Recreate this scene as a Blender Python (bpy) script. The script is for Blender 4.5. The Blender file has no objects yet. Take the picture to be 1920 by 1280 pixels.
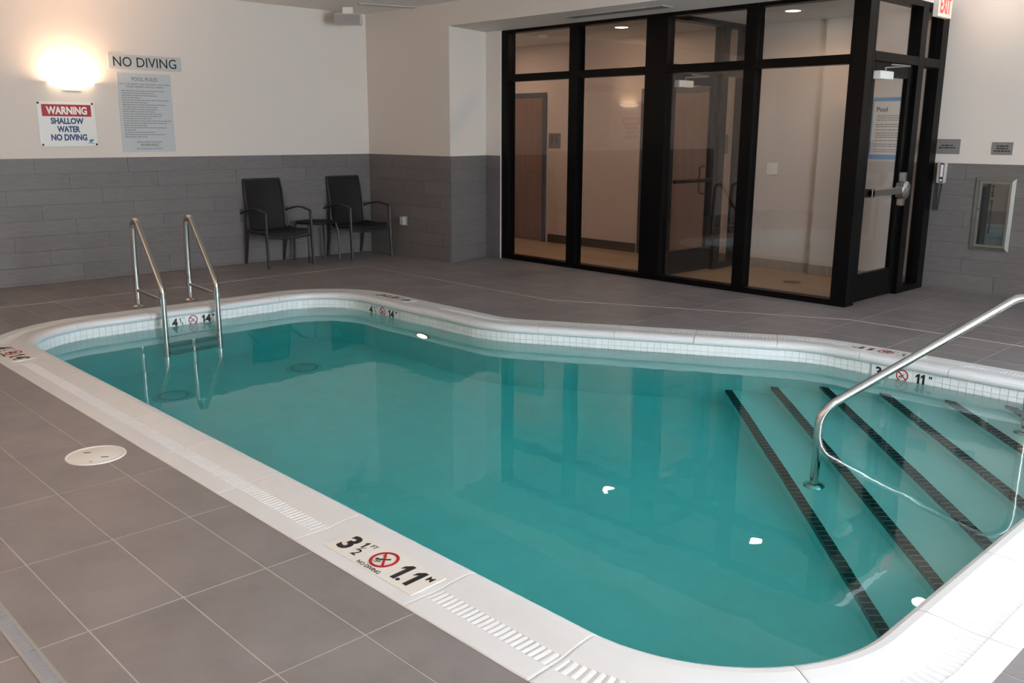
import bpy, bmesh, math, random
from mathutils import Matrix, Vector
random.seed(7)
sc = bpy.context.scene
col = sc.collection
PI = math.pi

# ------------------------------------------------------------------ camera
FPX, YAW, PITCH, ROLL = 1705.59, -0.8029, 0.2254, 0.0047
CAM = Vector((5.7964, -1.4411, 1.5151))
_f = Vector((math.cos(PITCH)*math.sin(YAW), math.cos(PITCH)*math.cos(YAW), -math.sin(PITCH)))
_r = Vector((math.cos(YAW), -math.sin(YAW), 0)); _u = _r.cross(_f)
_c, _s = math.cos(ROLL), math.sin(ROLL)
CR, CU = _c*_r + _s*_u, -_s*_r + _c*_u
cam = bpy.data.objects.new('camera', bpy.data.cameras.new('camera')); col.objects.link(cam)
cam.data.sensor_width = 36; cam.data.lens = 36*FPX/1920; cam.data.clip_start = 0.02
m = Matrix((CR, CU, -_f)).transposed().to_4x4(); m.translation = CAM
cam.matrix_world = m
sc.camera = cam

# ------------------------------------------------------------------ world, daylight, exposure
sc.view_settings.view_transform = 'Standard'
sc.view_settings.look = 'None'
sc.view_settings.gamma = 1
sc.view_settings.use_curve_mapping = False
sc.view_settings.exposure = 0.36
w = bpy.data.worlds.new('overcast_sky'); sc.world = w; w.use_nodes = True
w.node_tree.nodes['Background'].inputs[0].default_value = (0.80, 0.90, 1.0, 1)
w.node_tree.nodes['Background'].inputs[1].default_value = 2.0
sc.cycles.max_bounces = 9; sc.cycles.diffuse_bounces = 4; sc.cycles.glossy_bounces = 4
sc.cycles.transmission_bounces = 6; sc.cycles.transparent_max_bounces = 16
sc.cycles.use_light_tree = False; sc.cycles.use_adaptive_sampling = True; sc.cycles.adaptive_threshold = .03
sc.cycles.sample_clamp_indirect = 6.0

def area(name, loc, direction, sx, sy, power, color, spread=PI):
    d = bpy.data.lights.new(name, 'AREA'); d.shape = 'RECTANGLE'; d.size = sx; d.size_y = sy
    d.energy = power; d.color = color; d.spread = spread
    o = bpy.data.objects.new(name, d); col.objects.link(o)
    o.location = loc; o.rotation_euler = Vector(direction).to_track_quat('-Z', 'Z').to_euler()
    return o
XW = 8.3                                   # window wall
DAY = (0.885, 0.925, 1.0)
area('window_daylight', (XW + .22, 2.5, 1.50), (-1, 0, 0), 9.6, 2.5, 1720, DAY)

# ------------------------------------------------------------------ main dimensions (metres)
XL, Y1, YS, XS, YR, YN = -4.07, 5.52, 6.28, 2.05, 7.95, -2.7
ZC, ZH, WZ = 2.94, 2.685, 1.245             # ceiling, header underside, wainscot top
ZHALL = 2.70
ZW = -0.125                                # water level

# ------------------------------------------------------------------ materials
MATS = {}
def mat(name, rgb, rough=.5, metal=0., spec=.5, noise=0., nscale=6., stretch=(1, 1, 1), bump=0., bscale=80., rand=0., trans=0., emit=None, estr=0., coat=0.):
    if name in MATS: return MATS[name]
    M = bpy.data.materials.new(name); M.use_nodes = True; MATS[name] = M
    nt = M.node_tree; b = nt.nodes['Principled BSDF']
    b.inputs['Base Color'].default_value = (*rgb, 1); b.inputs['Roughness'].default_value = rough
    b.inputs['Metallic'].default_value = metal; b.inputs['Specular IOR Level'].default_value = spec
    b.inputs['Coat Weight'].default_value = coat
    if emit:
        M.cycles.emission_sampling = 'NONE'
        b.inputs['Emission Color'].default_value = (*emit, 1); b.inputs['Emission Strength'].default_value = estr
    if noise or rand:
        hsv = nt.nodes.new('ShaderNodeHueSaturation'); hsv.inputs['Color'].default_value = (*rgb, 1)
        val = None
        if noise:
            tc = nt.nodes.new('ShaderNodeTexCoord'); mp = nt.nodes.new('ShaderNodeMapping')
            mp.inputs['Scale'].default_value = stretch
            gm = nt.nodes.new('ShaderNodeNewGeometry')
            nt.links.new(gm.outputs['Position'], mp.inputs['Vector'])
            nz = nt.nodes.new('ShaderNodeTexNoise'); nz.inputs['Scale'].default_value = nscale; nz.inputs['Detail'].default_value = 6
            nz.inputs['Roughness'].default_value = .65
            nt.links.new(mp.outputs[0], nz.inputs['Vector'])
            mr = nt.nodes.new('ShaderNodeMapRange'); mr.inputs[1].default_value = .25; mr.inputs[2].default_value = .75
            mr.inputs[3].default_value = 1 - noise; mr.inputs[4].default_value = 1 + noise
            nt.links.new(nz.outputs['Fac'], mr.inputs[0]); val = mr.outputs[0]
        if rand:
            oi = nt.nodes.new('ShaderNodeObjectInfo')
            m2 = nt.nodes.new('ShaderNodeMapRange'); m2.inputs[3].default_value = 1 - rand; m2.inputs[4].default_value = 1 + rand
            nt.links.new(oi.outputs['Random'], m2.inputs[0])
            if val:
                mu = nt.nodes.new('ShaderNodeMath'); mu.operation = 'MULTIPLY'
                nt.links.new(val, mu.inputs[0]); nt.links.new(m2.outputs[0], mu.inputs[1]); val = mu.outputs[0]
            else: val = m2.outputs[0]
        nt.links.new(val, hsv.inputs['Value']); nt.links.new(hsv.outputs[0], b.inputs['Base Color'])
    if bump:
        gm = nt.nodes.new('ShaderNodeNewGeometry')
        nz = nt.nodes.new('ShaderNodeTexNoise'); nz.inputs['Scale'].default_value = bscale; nz.inputs['Detail'].default_value = 4
        nt.links.new(gm.outputs['Position'], nz.inputs['Vector'])
        bp = nt.nodes.new('ShaderNodeBump'); bp.inputs['Strength'].default_value = bump; bp.inputs['Distance'].default_value = .01
        nt.links.new(nz.outputs['Fac'], bp.inputs['Height']); nt.links.new(bp.outputs[0], b.inputs['Normal'])
    return M

def thin_glass(name, tint, ior=1.5, rough=0.0):
    M = bpy.data.materials.new(name); M.use_nodes = True; nt = M.node_tree; nt.nodes.clear(); MATS[name] = M
    out = nt.nodes.new('ShaderNodeOutputMaterial'); mix = nt.nodes.new('ShaderNodeMixShader')
    tr = nt.nodes.new('ShaderNodeBsdfTransparent'); tr.inputs[0].default_value = (*tint, 1)
    gl = nt.nodes.new('ShaderNodeBsdfGlossy'); gl.inputs['Roughness'].default_value = rough
    lw = nt.nodes.new('ShaderNodeLayerWeight'); lw.inputs[0].default_value = .5
    pw = nt.nodes.new('ShaderNodeMath'); pw.operation = 'POWER'; pw.inputs[1].default_value = 5
    f0 = ((ior-1)/(ior+1))**2
    ma = nt.nodes.new('ShaderNodeMath'); ma.operation = 'MULTIPLY_ADD'; ma.inputs[1].default_value = 1-f0; ma.inputs[2].default_value = f0
    nt.links.new(lw.outputs['Facing'], pw.inputs[0]); nt.links.new(pw.outputs[0], ma.inputs[0])
    nt.links.new(ma.outputs[0], mix.inputs[0]); nt.links.new(tr.outputs[0], mix.inputs[1]); nt.links.new(gl.outputs[0], mix.inputs[2])
    nt.links.new(mix.outputs[0], out.inputs['Surface'])
    return M

def emission(name, rgb, strength):
    M = bpy.data.materials.new(name); M.use_nodes = True; nt = M.node_tree; nt.nodes.clear(); MATS[name] = M
    out = nt.nodes.new('ShaderNodeOutputMaterial'); e = nt.nodes.new('ShaderNodeEmission')
    e.inputs[0].default_value = (*rgb, 1); e.inputs[1].default_value = strength
    M.cycles.emission_sampling = 'NONE'          # the lamp objects inside the fittings carry the light
    nt.links.new(e.outputs[0], out.inputs['Surface']); return M

def water_mat():
    M = bpy.data.materials.new('pool_water'); M.use_nodes = True; nt = M.node_tree; nt.nodes.clear(); MATS['water'] = M
    out = nt.nodes.new('ShaderNodeOutputMaterial')
    g = nt.nodes.new('ShaderNodeBsdfGlass'); g.inputs['IOR'].default_value = 1.333; g.inputs['Roughness'].default_value = 0.0
    gm = nt.nodes.new('ShaderNodeNewGeometry')
    nz = nt.nodes.new('ShaderNodeTexNoise'); nz.inputs['Scale'].default_value = 2.2; nz.inputs['Detail'].default_value = 3; nz.inputs['Roughness'].default_value = .45
    nt.links.new(gm.outputs['Position'], nz.inputs['Vector'])
    bp = nt.nodes.new('ShaderNodeBump'); bp.inputs['Strength'].default_value = .035; bp.inputs['Distance'].default_value = .05
    nt.links.new(nz.outputs['Fac'], bp.inputs['Height']); nt.links.new(bp.outputs[0], g.inputs['Normal'])
    va = nt.nodes.new('ShaderNodeVolumeAbsorption'); va.inputs['Color'].default_value = (.27, .926, .946, 1); va.inputs['Density'].default_value = 1.0
    nt.links.new(g.outputs[0], out.inputs['Surface']); nt.links.new(va.outputs[0], out.inputs['Volume'])
    return M

paint = mat('wall_paint', (.715, .645, .595), .7, bump=.05, bscale=60)
ceilp = mat('ceiling_paint', (.74, .71, .68), .8)
plank = mat('wall_plank_tile', (.150, .138, .138), .5, noise=.16, nscale=5, stretch=(2, 2, 14), rand=.06, bump=.03)
deck = mat('deck_tile', (.206, .188, .194), .42, noise=.19, nscale=3.0, rand=.035, bump=.03, bscale=120)
grout = mat('grout', (.44, .415, .41), .8, noise=.1)
joint = mat('joint_sealant', (.46, .41, .385), .7)
grout_w = mat('wall_grout', (.085, .08, .08), .8)
copem = mat('coping_stone', (.70, .705, .725), .38, noise=.03, nscale=4)
plaster = mat('pool_plaster', (.78, .83, .81), .7, noise=.05, nscale=5)
bandm = mat('waterline_tile', (.80, .82, .83), .2, rand=.03)
bandg = mat('waterline_grout', (.62, .64, .65), .7)
black_tile = mat('black_tile', (.010, .011, .013), .35, rand=.3)
pale_grout = mat('pale_grout', (.55, .55, .52), .8)
frame_m = mat('black_aluminium', (.003, .0028, .003), .34, spec=.09)
steel = mat('stainless_steel', (.62, .60, .58), .13, metal=1.)
brushed = mat('brushed_steel', (.42, .40, .38), .32, metal=1.)
white_p = mat('white_plastic', (.76, .74, .71), .45)
grey_sign = mat('grey_sign_plate', (.50, .50, .50), .45)
dark_grey_sign = mat('taupe_sign_plate', (.215, .20, .195), .5)
black_ink = mat('black_ink', (.012, .012, .014), .6)
grey_ink = mat('grey_ink', (.13, .13, .135), .7)
red_ink = mat('red_ink', (.38, .008, .017), .5)
blue_ink = mat('navy_ink', (.012, .045, .17), .5)
white_ink = mat('white_ink', (.85, .84, .82), .5)
sign_white = mat('white_sign_plate', (.78, .77, .76), .4)
chair_frame = mat('chair_frame_metal', (.035, .037, .043), .4, metal=.35)
sling = mat('chair_sling', (.011, .0095, .0095), .65, spec=.3, bump=.2, bscale=300)
cream = mat('cream_marker_tile', (.74, .72, .69), .4)
wood_door = mat('walnut_door', (.19, .09, .045), .5, noise=.22, nscale=3.0, stretch=(9, 9, .5))
hall_paint = mat('hall_paint', (.54, .42, .36), .75)
vest_paint = mat('vestibule_paint', (.56, .51, .48), .75)
dark_base = mat('dark_baseboard', (.045, .028, .022), .5)
base_tile = mat('base_tile', (.30, .26, .23), .5, noise=.25, nscale=12, stretch=(4, 4, 1))
glass = thin_glass('clear_glass', (.94, .935, .93), 1.65)
cab_glass = thin_glass('cabinet_glass', (.88, .90, .89), 2.2)
win_glass = thin_glass('window_glass', (.96, .98, .97), 1.45)
water = water_mat()
warm_glow = emission('sconce_glow', (1.0, .80, .55), 6.0)
down_glow = emission('downlight_glow', (1.0, .86, .68), 14.0)
exit_red = mat('exit_red', (.75, .05, .05), .5, emit=(1, .06, .05), estr=.8)
exit_body = mat('exit_body', (.80, .74, .66), .5, emit=(1, .80, .66), estr=.05)
pool_glow = emission('pool_light_glow', (1.0, .74, .45), 5.0)

def hall_floor_mat():
    M = bpy.data.materials.new('hall_plank_floor'); M.use_nodes = True; nt = M.node_tree; b = nt.nodes['Principled BSDF']
    gm = nt.nodes.new('ShaderNodeNewGeometry'); br = nt.nodes.new('ShaderNodeTexBrick')
    br.inputs['Color1'].default_value = (.40, .27, .16, 1); br.inputs['Color2'].default_value = (.33, .22, .13, 1); br.inputs['Mortar'].default_value = (.22, .15, .10, 1)
    br.inputs['Scale'].default_value = 1; br.inputs['Mortar Size'].default_value = .004; br.inputs['Brick Width'].default_value = 1.2; br.inputs['Row Height'].default_value = .2
    nt.links.new(gm.outputs['Position'], br.inputs['Vector']); nt.links.new(br.outputs['Color'], b.inputs['Base Color'])
    b.inputs['Roughness'].default_value = .4
    return M
hall_floor = hall_floor_mat()

# ------------------------------------------------------------------ mesh helpers
class MB:
    def __init__(s): s.v = []; s.f = []
    def box(s, x0, x1, y0, y1, z0, z1, M=None):
        n = len(s.v)
        P = [Vector(p) for p in ((x0,y0,z0),(x1,y0,z0),(x1,y1,z0),(x0,y1,z0),(x0,y0,z1),(x1,y0,z1),(x1,y1,z1),(x0,y1,z1))]
        if M: P = [M @ p for p in P]
        s.v += P; s.f += [tuple(n+i for i in q) for q in ((0,3,2,1),(4,5,6,7),(0,1,5,4),(1,2,6,5),(2,3,7,6),(3,0,4,7))]
        return s
    def prism(s, poly, z0, z1, M=None):
        n = len(s.v); k = len(poly)
        P = [Vector((x, y, z0)) for x, y in poly] + [Vector((x, y, z1)) for x, y in poly]
        if M: P = [M @ p for p in P]
        s.v += P
        s.f += [tuple(n+k-1-i for i in range(k)), tuple(n+k+i for i in range(k))]
        for i in range(k):
            j = (i+1) % k; s.f.append((n+i, n+j, n+k+j, n+k+i))
        return s
    def tube(s, path, r, seg=14, flat=None, M=None, up=None):
        P = [Vector(p) for p in path]; rings = []
        prev = None
        for i, p in enumerate(P):
            if i == 0: t = P[1]-P[0]
            elif i == len(P)-1: t = P[-1]-P[-2]
            else: t = (P[i+1]-p).normalized() + (p-P[i-1]).normalized()
            t.normalize()
            if prev is None:
                a = Vector(up) if up else (Vector((0,0,1)) if abs(t.z) < .9 else Vector((1,0,0)))
                a = (a - t*a.dot(t)).normalized()
            else: a = (prev - t*prev.dot(t)).normalized()
            prev = a; b = t.cross(a)
            rr = r[i] if isinstance(r, (list, tuple)) else r
            n = len(s.v)
            for k in range(seg):
                an = 2*PI*k/seg
                ra, rb = (rr, rr) if not flat else (flat[0], flat[1])
                q = p + a*math.cos(an)*ra + b*math.sin(an)*rb
                s.v.append(M @ q if M else q)
            rings.append(n)
        for i in range(len(rings)-1):
            for k in range(seg):
                k2 = (k+1) % seg
                s.f.append((rings[i]+k, rings[i]+k2, rings[i+1]+k2, rings[i+1]+k))
        s.f.append(tuple(rings[0]+seg-1-k for k in range(seg))); s.f.append(tuple(rings[-1]+k for k in range(seg)))
        return s
    def lathe(s, prof, seg=32, M=None, a0=0., a1=2*PI):
        full = abs(a1-a0-2*PI) < 1e-6; na = seg if full else seg+1
        n = len(s.v)
        for r, z in prof:
            for k in range(na):
                a = a0+(a1-a0)*k/seg; q = Vector((r*math.cos(a), r*math.sin(a), z)); s.v.append(M @ q if M else q)
        for i in range(len(prof)-1):
            for k in range(seg):
                k2 = (k+1) % na if full else k+1
                s.f.append((n+i*na+k, n+i*na+k2, n+(i+1)*na+k2, n+(i+1)*na+k))
        if full and prof[0] != prof[-1]:
            if prof[0][0] > 1e-6: s.f.append(tuple(n+na-1-k for k in range(na)))
            if prof[-1][0] > 1e-6: s.f.append(tuple(n+(len(prof)-1)*na+k for k in range(na)))
        return s
    def mesh(s, name, m, smooth=False, fix=True):
        me = bpy.data.meshes.new(name); me.from_pydata([tuple(p) for p in s.v], [], s.f); me.update()
        if fix:
            bm = bmesh.new(); bm.from_mesh(me); bmesh.ops.remove_doubles(bm, verts=bm.verts, dist=1e-6)
            bmesh.ops.recalc_face_normals(bm, faces=bm.faces); bm.to_mesh(me); bm.free()
        if smooth:
            me.polygons.foreach_set('use_smooth', [True]*len(me.polygons))
            try: me.set_sharp_from_angle(angle=math.radians(40))
            except Exception: pass
        if m: me.materials.append(m)
        return me
    def build(s, name, m, parent=None, smooth=False, bevel=0.):
        me = s.mesh(name, m, smooth)
        return link(name, me, parent, bevel)

def link(name, me, parent=None, bevel=0.):
    o = bpy.data.objects.new(name, me); col.objects.link(o)
    if parent is not None: adopt(o, parent)
    if bevel:
        b = o.modifiers.new('bevel', 'BEVEL'); b.width = bevel; b.segments = 2; b.limit_method = 'ANGLE'
    return o
def world_offset(p):
    v = Vector(p.location)
    while p.parent:                       # children keep world mesh coordinates
        if p.get('_w'): return Vector(p['_w'])
        p = p.parent
    return v
def adopt(o, p):
    o.parent = p
    root = p
    while root.parent: root = root.parent
    if p is root: o.matrix_parent_inverse = Matrix.Translation(-Vector(root.location))
def tag(o, label=None, cat=None, group=None, kind=None):
    if label: o['label'] = label
    if cat: o['category'] = cat
    if group: o['group'] = group
    if kind: o['kind'] = kind
    return o
def thing(name, loc, label, cat, group=None, kind=None):
    o = bpy.data.objects.new(name, None); col.objects.link(o); o.location = loc; o.empty_display_size = .1
    return tag(o, label, cat, group, kind)
def struct(name, mb, m, label=None, smooth=False):
    return tag(mb.build(name, m, None, smooth), label, None, None, 'structure')
def frame(origin, right, up):
    r = Vector(right).normalized(); u = Vector(up).normalized(); n = r.cross(u)
    M = Matrix((r, u, n)).transposed().to_4x4(); M.translation = Vector(origin); return M
def text_mesh(body, size, bold=0., align='CENTER', spacing=1., ext=.0006, shear=0.):
    cu = bpy.data.curves.new('lettering', 'FONT'); cu.body = body; cu.size = size; cu.align_x = align; cu.align_y = 'CENTER'
    cu.offset = bold*size; cu.extrude = ext; cu.resolution_u = 3; cu.space_character = spacing; cu.shear = shear; cu.space_line = 1.0
    t = bpy.data.objects.new('t', cu); col.objects.link(t)
    dg = bpy.context.evaluated_depsgraph_get()
    me = bpy.data.meshes.new_from_object(t.evaluated_get(dg)); bpy.data.objects.remove(t); bpy.data.curves.remove(cu)
    return me
def text(body, size, M, m, parent, name='lettering', width=None, height=None, **kw):
    me = text_mesh(body, size, **kw)
    if width or height:
        xs = [v.co.x for v in me.vertices]; ys = [v.co.y for v in me.vertices]
        cx, cy = (min(xs)+max(xs))/2, (min(ys)+max(ys))/2
        kx = width/(max(xs)-min(xs)) if width else 1; ky = height/(max(ys)-min(ys)) if height else kx
        if not width: kx = ky
        for v in me.vertices: v.co.x = (v.co.x-cx)*kx; v.co.y = (v.co.y-cy)*ky
    me.transform(M); me.materials.clear(); me.materials.append(m)
    return link(name, me, parent)
ONE = [(.0, .0), (.30, .0), (.30, 1.0), (.07, 1.0), (-.22, .80), (-.22, .60), (.0, .74)]
def digits(word, M, height, m, parent, name='lettering', bold=.035):
    # digits drawn so that the figure 1 keeps its flag; everything in one baseline
    x = 0; parts = []
    for ch in word:
        if ch == '1': parts.append((ch, x, .42)); x += .45
        elif ch == '.': parts.append((ch, x, .24)); x += .24
        else: parts.append((ch, x, .66)); x += .72
    for ch, x0, wd in parts:
        cx = (x0+wd/2-x/2)*height
        if ch == '1': MB().prism([((px-.04)*height*.72+cx, (py-.5)*height) for px, py in ONE], 0, .0006, M).build(name, m, parent)
        elif ch == '.': MB().lathe([(0, .0006), (.085*height, .0006), (.085*height, 0)], 12, M @ T(cx-.04*height, -.42*height)).build(name, m, parent)
        else: text(ch, .1, M @ T(cx, 0), m, parent, name, height=height, bold=bold)
def T(x, y, z=0): return Matrix.Translation((x, y, z))
def arc_path(pts, rad, n=8):
    P = [Vector(p) for p in pts]; out = [P[0]]
    for i in range(1, len(P)-1):
        a, b, c = P[i-1], P[i], P[i+1]; r = rad[i-1] if isinstance(rad, (list, tuple)) else rad
        d1 = (a-b).normalized(); d2 = (c-b).normalized(); th = d1.angle(d2)
        if abs(th-PI) < 1e-3 or r <= 0: out.append(b); continue
        t = r/math.tan(th/2); p1 = b+d1*t; p2 = b+d2*t
        cen = b + (d1+d2).normalized()*(r/math.sin(th/2))
        v1 = p1-cen; v2 = p2-cen; ang = v1.angle(v2); ax = v1.cross(v2).normalized()
        for k in range(n+1): out.append(cen + Matrix.Rotation(ang*k/n, 3, ax) @ v1)
    out.append(P[-1]); return out
def project(p):
    d = Vector(p)-CAM; z = d.dot(_f)
    if z < .05: return None
    return 960+FPX*d.dot(CR)/z, 640-FPX*d.dot(CU)/z

# ------------------------------------------------------------------ pool outline (inner lip line), interior on the left of travel
VERT = [((4.78, .50), .66), ((4.78, 4.67), .45), ((2.65, 4.67), .75), ((.50, 3.41), .95), ((-1.76, 3.41), .52), ((-1.76, .50), .68)]
def pool_path():
    pts = []
    n = len(VERT)
    for i in range(n):
        a = Vector(VERT[i-1][0]); b = Vector(VERT[i][0]); c = Vector(VERT[(i+1) % n][0]); r = VERT[i][1]
        d1 = (a-b).normalized(); d2 = (c-b).normalized(); th = d1.angle(d2); t = r/math.tan(th/2)
        cen = b + (d1+d2).normalized()*(r/math.sin(th/2)); v1 = (b+d1*t)-cen; v2 = (b+d2*t)-cen
        a1 = math.atan2(v1.y, v1.x); a2 = math.atan2(v2.y, v2.x); da = (a2-a1+PI) % (2*PI)-PI
        k = 24
        for j in range(k+1):
            an = a1+da*j/k; nrm = Vector((math.cos(an), math.sin(an)))
            pts.append((cen+nrm*r, nrm if da > 0 else -nrm))
    return pts
PP = pool_path(); NPP = len(PP)
SL = [0.]
for i in range(NPP): SL.append(SL[-1] + (PP[(i+1) % NPP][0]-PP[i][0]).length)
PERIM = SL[-1]
import bisect
def at(s):
    s = s % PERIM; i = min(bisect.bisect_right(SL, s)-1, NPP-1); L = SL[i+1]-SL[i]; k = (s-SL[i])/L if L > 1e-9 else 0
    a, b = PP[i], PP[(i+1) % NPP]; p = a[0].lerp(b[0], k); n = a[1].lerp(b[1], k).normalized(); return p, n
def offset_poly(d): return [(p+n*d).to_tuple() for p, n in PP]
def signed_dist(x, y):        # positive outside
    best = 1e9; bi = None; q = Vector((x, y))
    for i in range(NPP):
        a = PP[i][0]; b = PP[(i+1) % NPP][0]; ab = b-a; L = ab.length_squared
        k = 0 if L < 1e-12 else max(0, min(1, (q-a).dot(ab)/L)); p = a+ab*k; d = (q-p).length
        if d < best: best = d; bi = (p, PP[i][1].lerp(PP[(i+1) % NPP][1], k).normalized())
    s = 1 if (q-bi[0]).dot(bi[1]) > 0 else -1
    return best*s, bi
def clip(poly, p, n):         # keep side where (q-p).n >= 0
    out = []
    for i in range(len(poly)):
        a = Vector(poly[i]); b = Vector(poly[(i+1) % len(poly)]); da = (a-p).dot(n); db = (b-p).dot(n)
        if da >= 0: out.append(a.to_tuple())
        if da*db < 0: out.append((a+(b-a)*(da/(da-db))).to_tuple())
    return out
def s_of(x, y):               # arc length of nearest path point
    best = (1e9, 0); q = Vector((x, y))
    for i in range(NPP):
        a = PP[i][0]; b = PP[(i+1) % NPP][0]; ab = b-a; L = ab.length_squared
        k = 0 if L < 1e-12 else max(0, min(1, (q-a).dot(ab)/L)); d = (q-(a+ab*k)).length
        if d < best[0]: best = (d, SL[i]+k*ab.length)
    return best[1]

# ------------------------------------------------------------------ structure: deck floor with its tiles
fm = MB()
ring_o = offset_poly(.16)
REG = [(XL, -2.70, YN, Y1+.02), (-2.70, XS, YN, YS+.01), (XS, XW, YN, YR)]
# substrate: a bed around the pool made of strips between the coping line and a rectangle
bm = bmesh.new()
outer = [bm.verts.new((x, y, -.0013)) for x, y in ((XL-.1, YN-.1), (XW+.1, YN-.1), (XW+.1, YR), (XS, YR), (XS, YS+.02), (-2.75, YS+.02), (-2.75, Y1+.1), (XL-.1, Y1+.1))]
inner = [bm.verts.new((x, y, -.0013)) for x, y in ring_o]
for L in (outer, inner):
    for i in range(len(L)):
        if (L[i].co-L[(i+1) % len(L)].co).length > 1e-6:
            try: bm.edges.new((L[i], L[(i+1) % len(L)]))
            except ValueError: pass
bmesh.ops.triangle_fill(bm, use_beauty=True, edges=bm.edges[:])
drop = [f for f in bm.faces if signed_dist(*f.calc_center_median()[:2])[0] < .1]
bmesh.ops.delete(bm, geom=drop, context='FACES')
for f in bm.faces:
    if f.normal.z < 0: f.normal_flip()
me = bpy.data.meshes.new('floor'); bm.to_mesh(me); bm.free(); me.materials.append(grout)
floor = tag(link('floor', me), 'pool deck floor of brown-grey rectangular tiles with pale grout', None, None, 'structure')
TX, TY, G = .6096, .3048, .0029
pieces = []
for i in range(-8, 15):
    for j in range(-10, 28):
        x0, x1, y0, y1 = i*TX+G, (i+1)*TX-G, j*TY+G, (j+1)*TY-G
        for (a0, a1, b0, b1) in REG:
            u0, u1, v0, v1 = max(x0, a0), min(x1, a1), max(y0, b0), min(y1, b1)
            if u1-u0 < .01 or v1-v0 < .01: continue
            poly = [(u0, v0), (u1, v0), (u1, v1), (u0, v1)]
            cx, cy = (u0+u1)/2, (v0+v1)/2
            d, (p, n) = signed_dist(cx, cy)
            if d < .55:
                poly = clip(poly, p+n*.2, n)
                if len(poly) < 3: continue
            ar = abs(sum(poly[k][0]*poly[(k+1) % len(poly)][1]-poly[(k+1) % len(poly)][0]*poly[k][1] for k in range(len(poly))))/2
            if ar < .0008: continue
            cx = sum(q[0] for q in poly)/len(poly); cy = sum(q[1] for q in poly)/len(poly)
            scr = [project((q[0], q[1], 0)) for q in poly + [(cx, cy)]]
            vis = any(q and -20 < q[0] < 1940 and -20 < q[1] < 1300 for q in scr)
            pa = 0
            if vis and all(scr):
                k = len(poly); pa = abs(sum(scr[t][0]*scr[(t+1) % k][1]-scr[(t+1) % k][0]*scr[t][1] for t in range(k)))/2
            pieces.append((pa if vis else -1, poly))
pieces.sort(key=lambda t: -t[0])
rest = MB()
for k, (pa, poly) in enumerate(pieces):
    if pa > 0 and k < 300: MB().prism(poly, -.009, random.uniform(-.0004, .0004)).build('floor_tile', deck, floor)
    else: rest.prism(poly, -.009, 0)
if rest.v: tag(rest.build('floor_tile_remainder', deck, floor), kind='stuff')
# lighter movement joint running round the deck 0.9 m from the coping
jp = [(-2.95, YN), (-2.95, 4.61), (.02, 4.61), (2.38, 5.80), (XW, 5.80)]
jm = MB()
for a, b in zip(jp, jp[1:]):
    a = Vector(a); b = Vector(b); t = (b-a).normalized(); n = Vector((-t.y, t.x))*.006
    jm.prism([(a-n).to_tuple(), (b-n).to_tuple(), (b+n).to_tuple(), (a+n).to_tuple()], -.004, .0015)
jm.build('movement_joint', joint, floor)

# ------------------------------------------------------------------ walls
def cut(rects, hole):
    out = []
    hx0, hx1, hy0, hy1 = hole
    for x0, x1, y0, y1 in rects:
        if hx0 >= x1 or hx1 <= x0 or hy0 >= y1 or hy1 <= y0: out.append((x0, x1, y0, y1)); continue
        if x0 < hx0: out.append((x0, hx0, y0, y1))
        if hx1 < x1: out.append((hx1, x1, y0, y1))
        a, b = max(x0, hx0), min(x1, hx1)
        if y0 < hy0: out.append((a, b, y0, hy0))
        if hy1 < y1: out.append((a, b, hy1, y1))
    return out
PL, PH, PG = .9144, .1524, .0017
def wainscot(parent, M, length, shift=0., holes=()):
    """planks on a wall frame M (u along, v up, n out); top row trimmed at WZ"""
    MB().box(0, length, 0, WZ-.002, 0, .005, M).build('tile_bed', grout_w, parent)
    row = 0; z1 = WZ
    while z1 > .01:
        z0 = max(0, z1-PH); off = (shift + row*PL/3*1.03) % PL - PL
        u = off
        while u < length:
            a, b = max(0, u+PG), min(length, u+PL-PG)
            if b-a > .01:
                R = [(a, b, z0+PG, z1-PG if row else z1)]
                for h in holes: R = [r for q in R for r in cut([q], h)]
                for r in R:
                    if r[1]-r[0] > .008 and r[3]-r[2] > .008:
                        MB().box(r[0], r[1], r[2], r[3], .003, .010+random.uniform(0, .0012), M).build('wall_tile', plank, parent)
            u += PL
        z1 -= PH; row += 1
wl = struct('wall_left', MB().box(XL-.15, XL, YN, Y1+.1, 0, ZC), paint, 'warm white wall above grey plank tile wainscot')
wainscot(wl, frame((XL, -.6, 0), (0, 1, 0), (0, 0, 1)), Y1+.6, .28)
RX0, RX1, RY = -2.46, -2.66, 6.262
wb = struct('wall_back', MB().prism([(XL-.1, Y1), (RX0, Y1), (RX1, RY), (-2.40, RY), (-2.40, YS+.12), (XL-.1, YS+.12)], 0, ZH)
            .box(XL-.1, XW, Y1, YS+.12, ZH, ZC), paint, 'short wall and header beam around the black glazed partition')
wainscot(wb, frame((XL, Y1, 0), (1, 0, 0), (0, 0, 1)), RX0-XL, .5)
dv = Vector((RX1-RX0, RY-Y1)); wainscot(wb, frame((RX0, Y1, 0), (dv.x, dv.y, 0), (0, 0, 1)), dv.length, .2)
wainscot(wb, frame((RX1, RY, 0), (1, 0, 0), (0, 0, 1)), -2.40-RX1, .7)
# wall on the far right, with the niche for the extinguisher cabinet
CB = (2.547, 2.838, .458, 1.090)
wf = MB()
for r in cut([(XS, XW, 0, ZC)], CB): wf.box(r[0], r[1], YR, YR+.2, r[2], r[3])
wfo = struct('wall_far', wf, paint, 'white wall with grey plank tile wainscot beyond the glazed door')
wainscot(wfo, frame((XS, YR, 0), (1, 0, 0), (0, 0, 1)), XW-XS, .35, [(CB[0]-XS, CB[1]-XS, CB[2], CB[3])])
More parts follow.
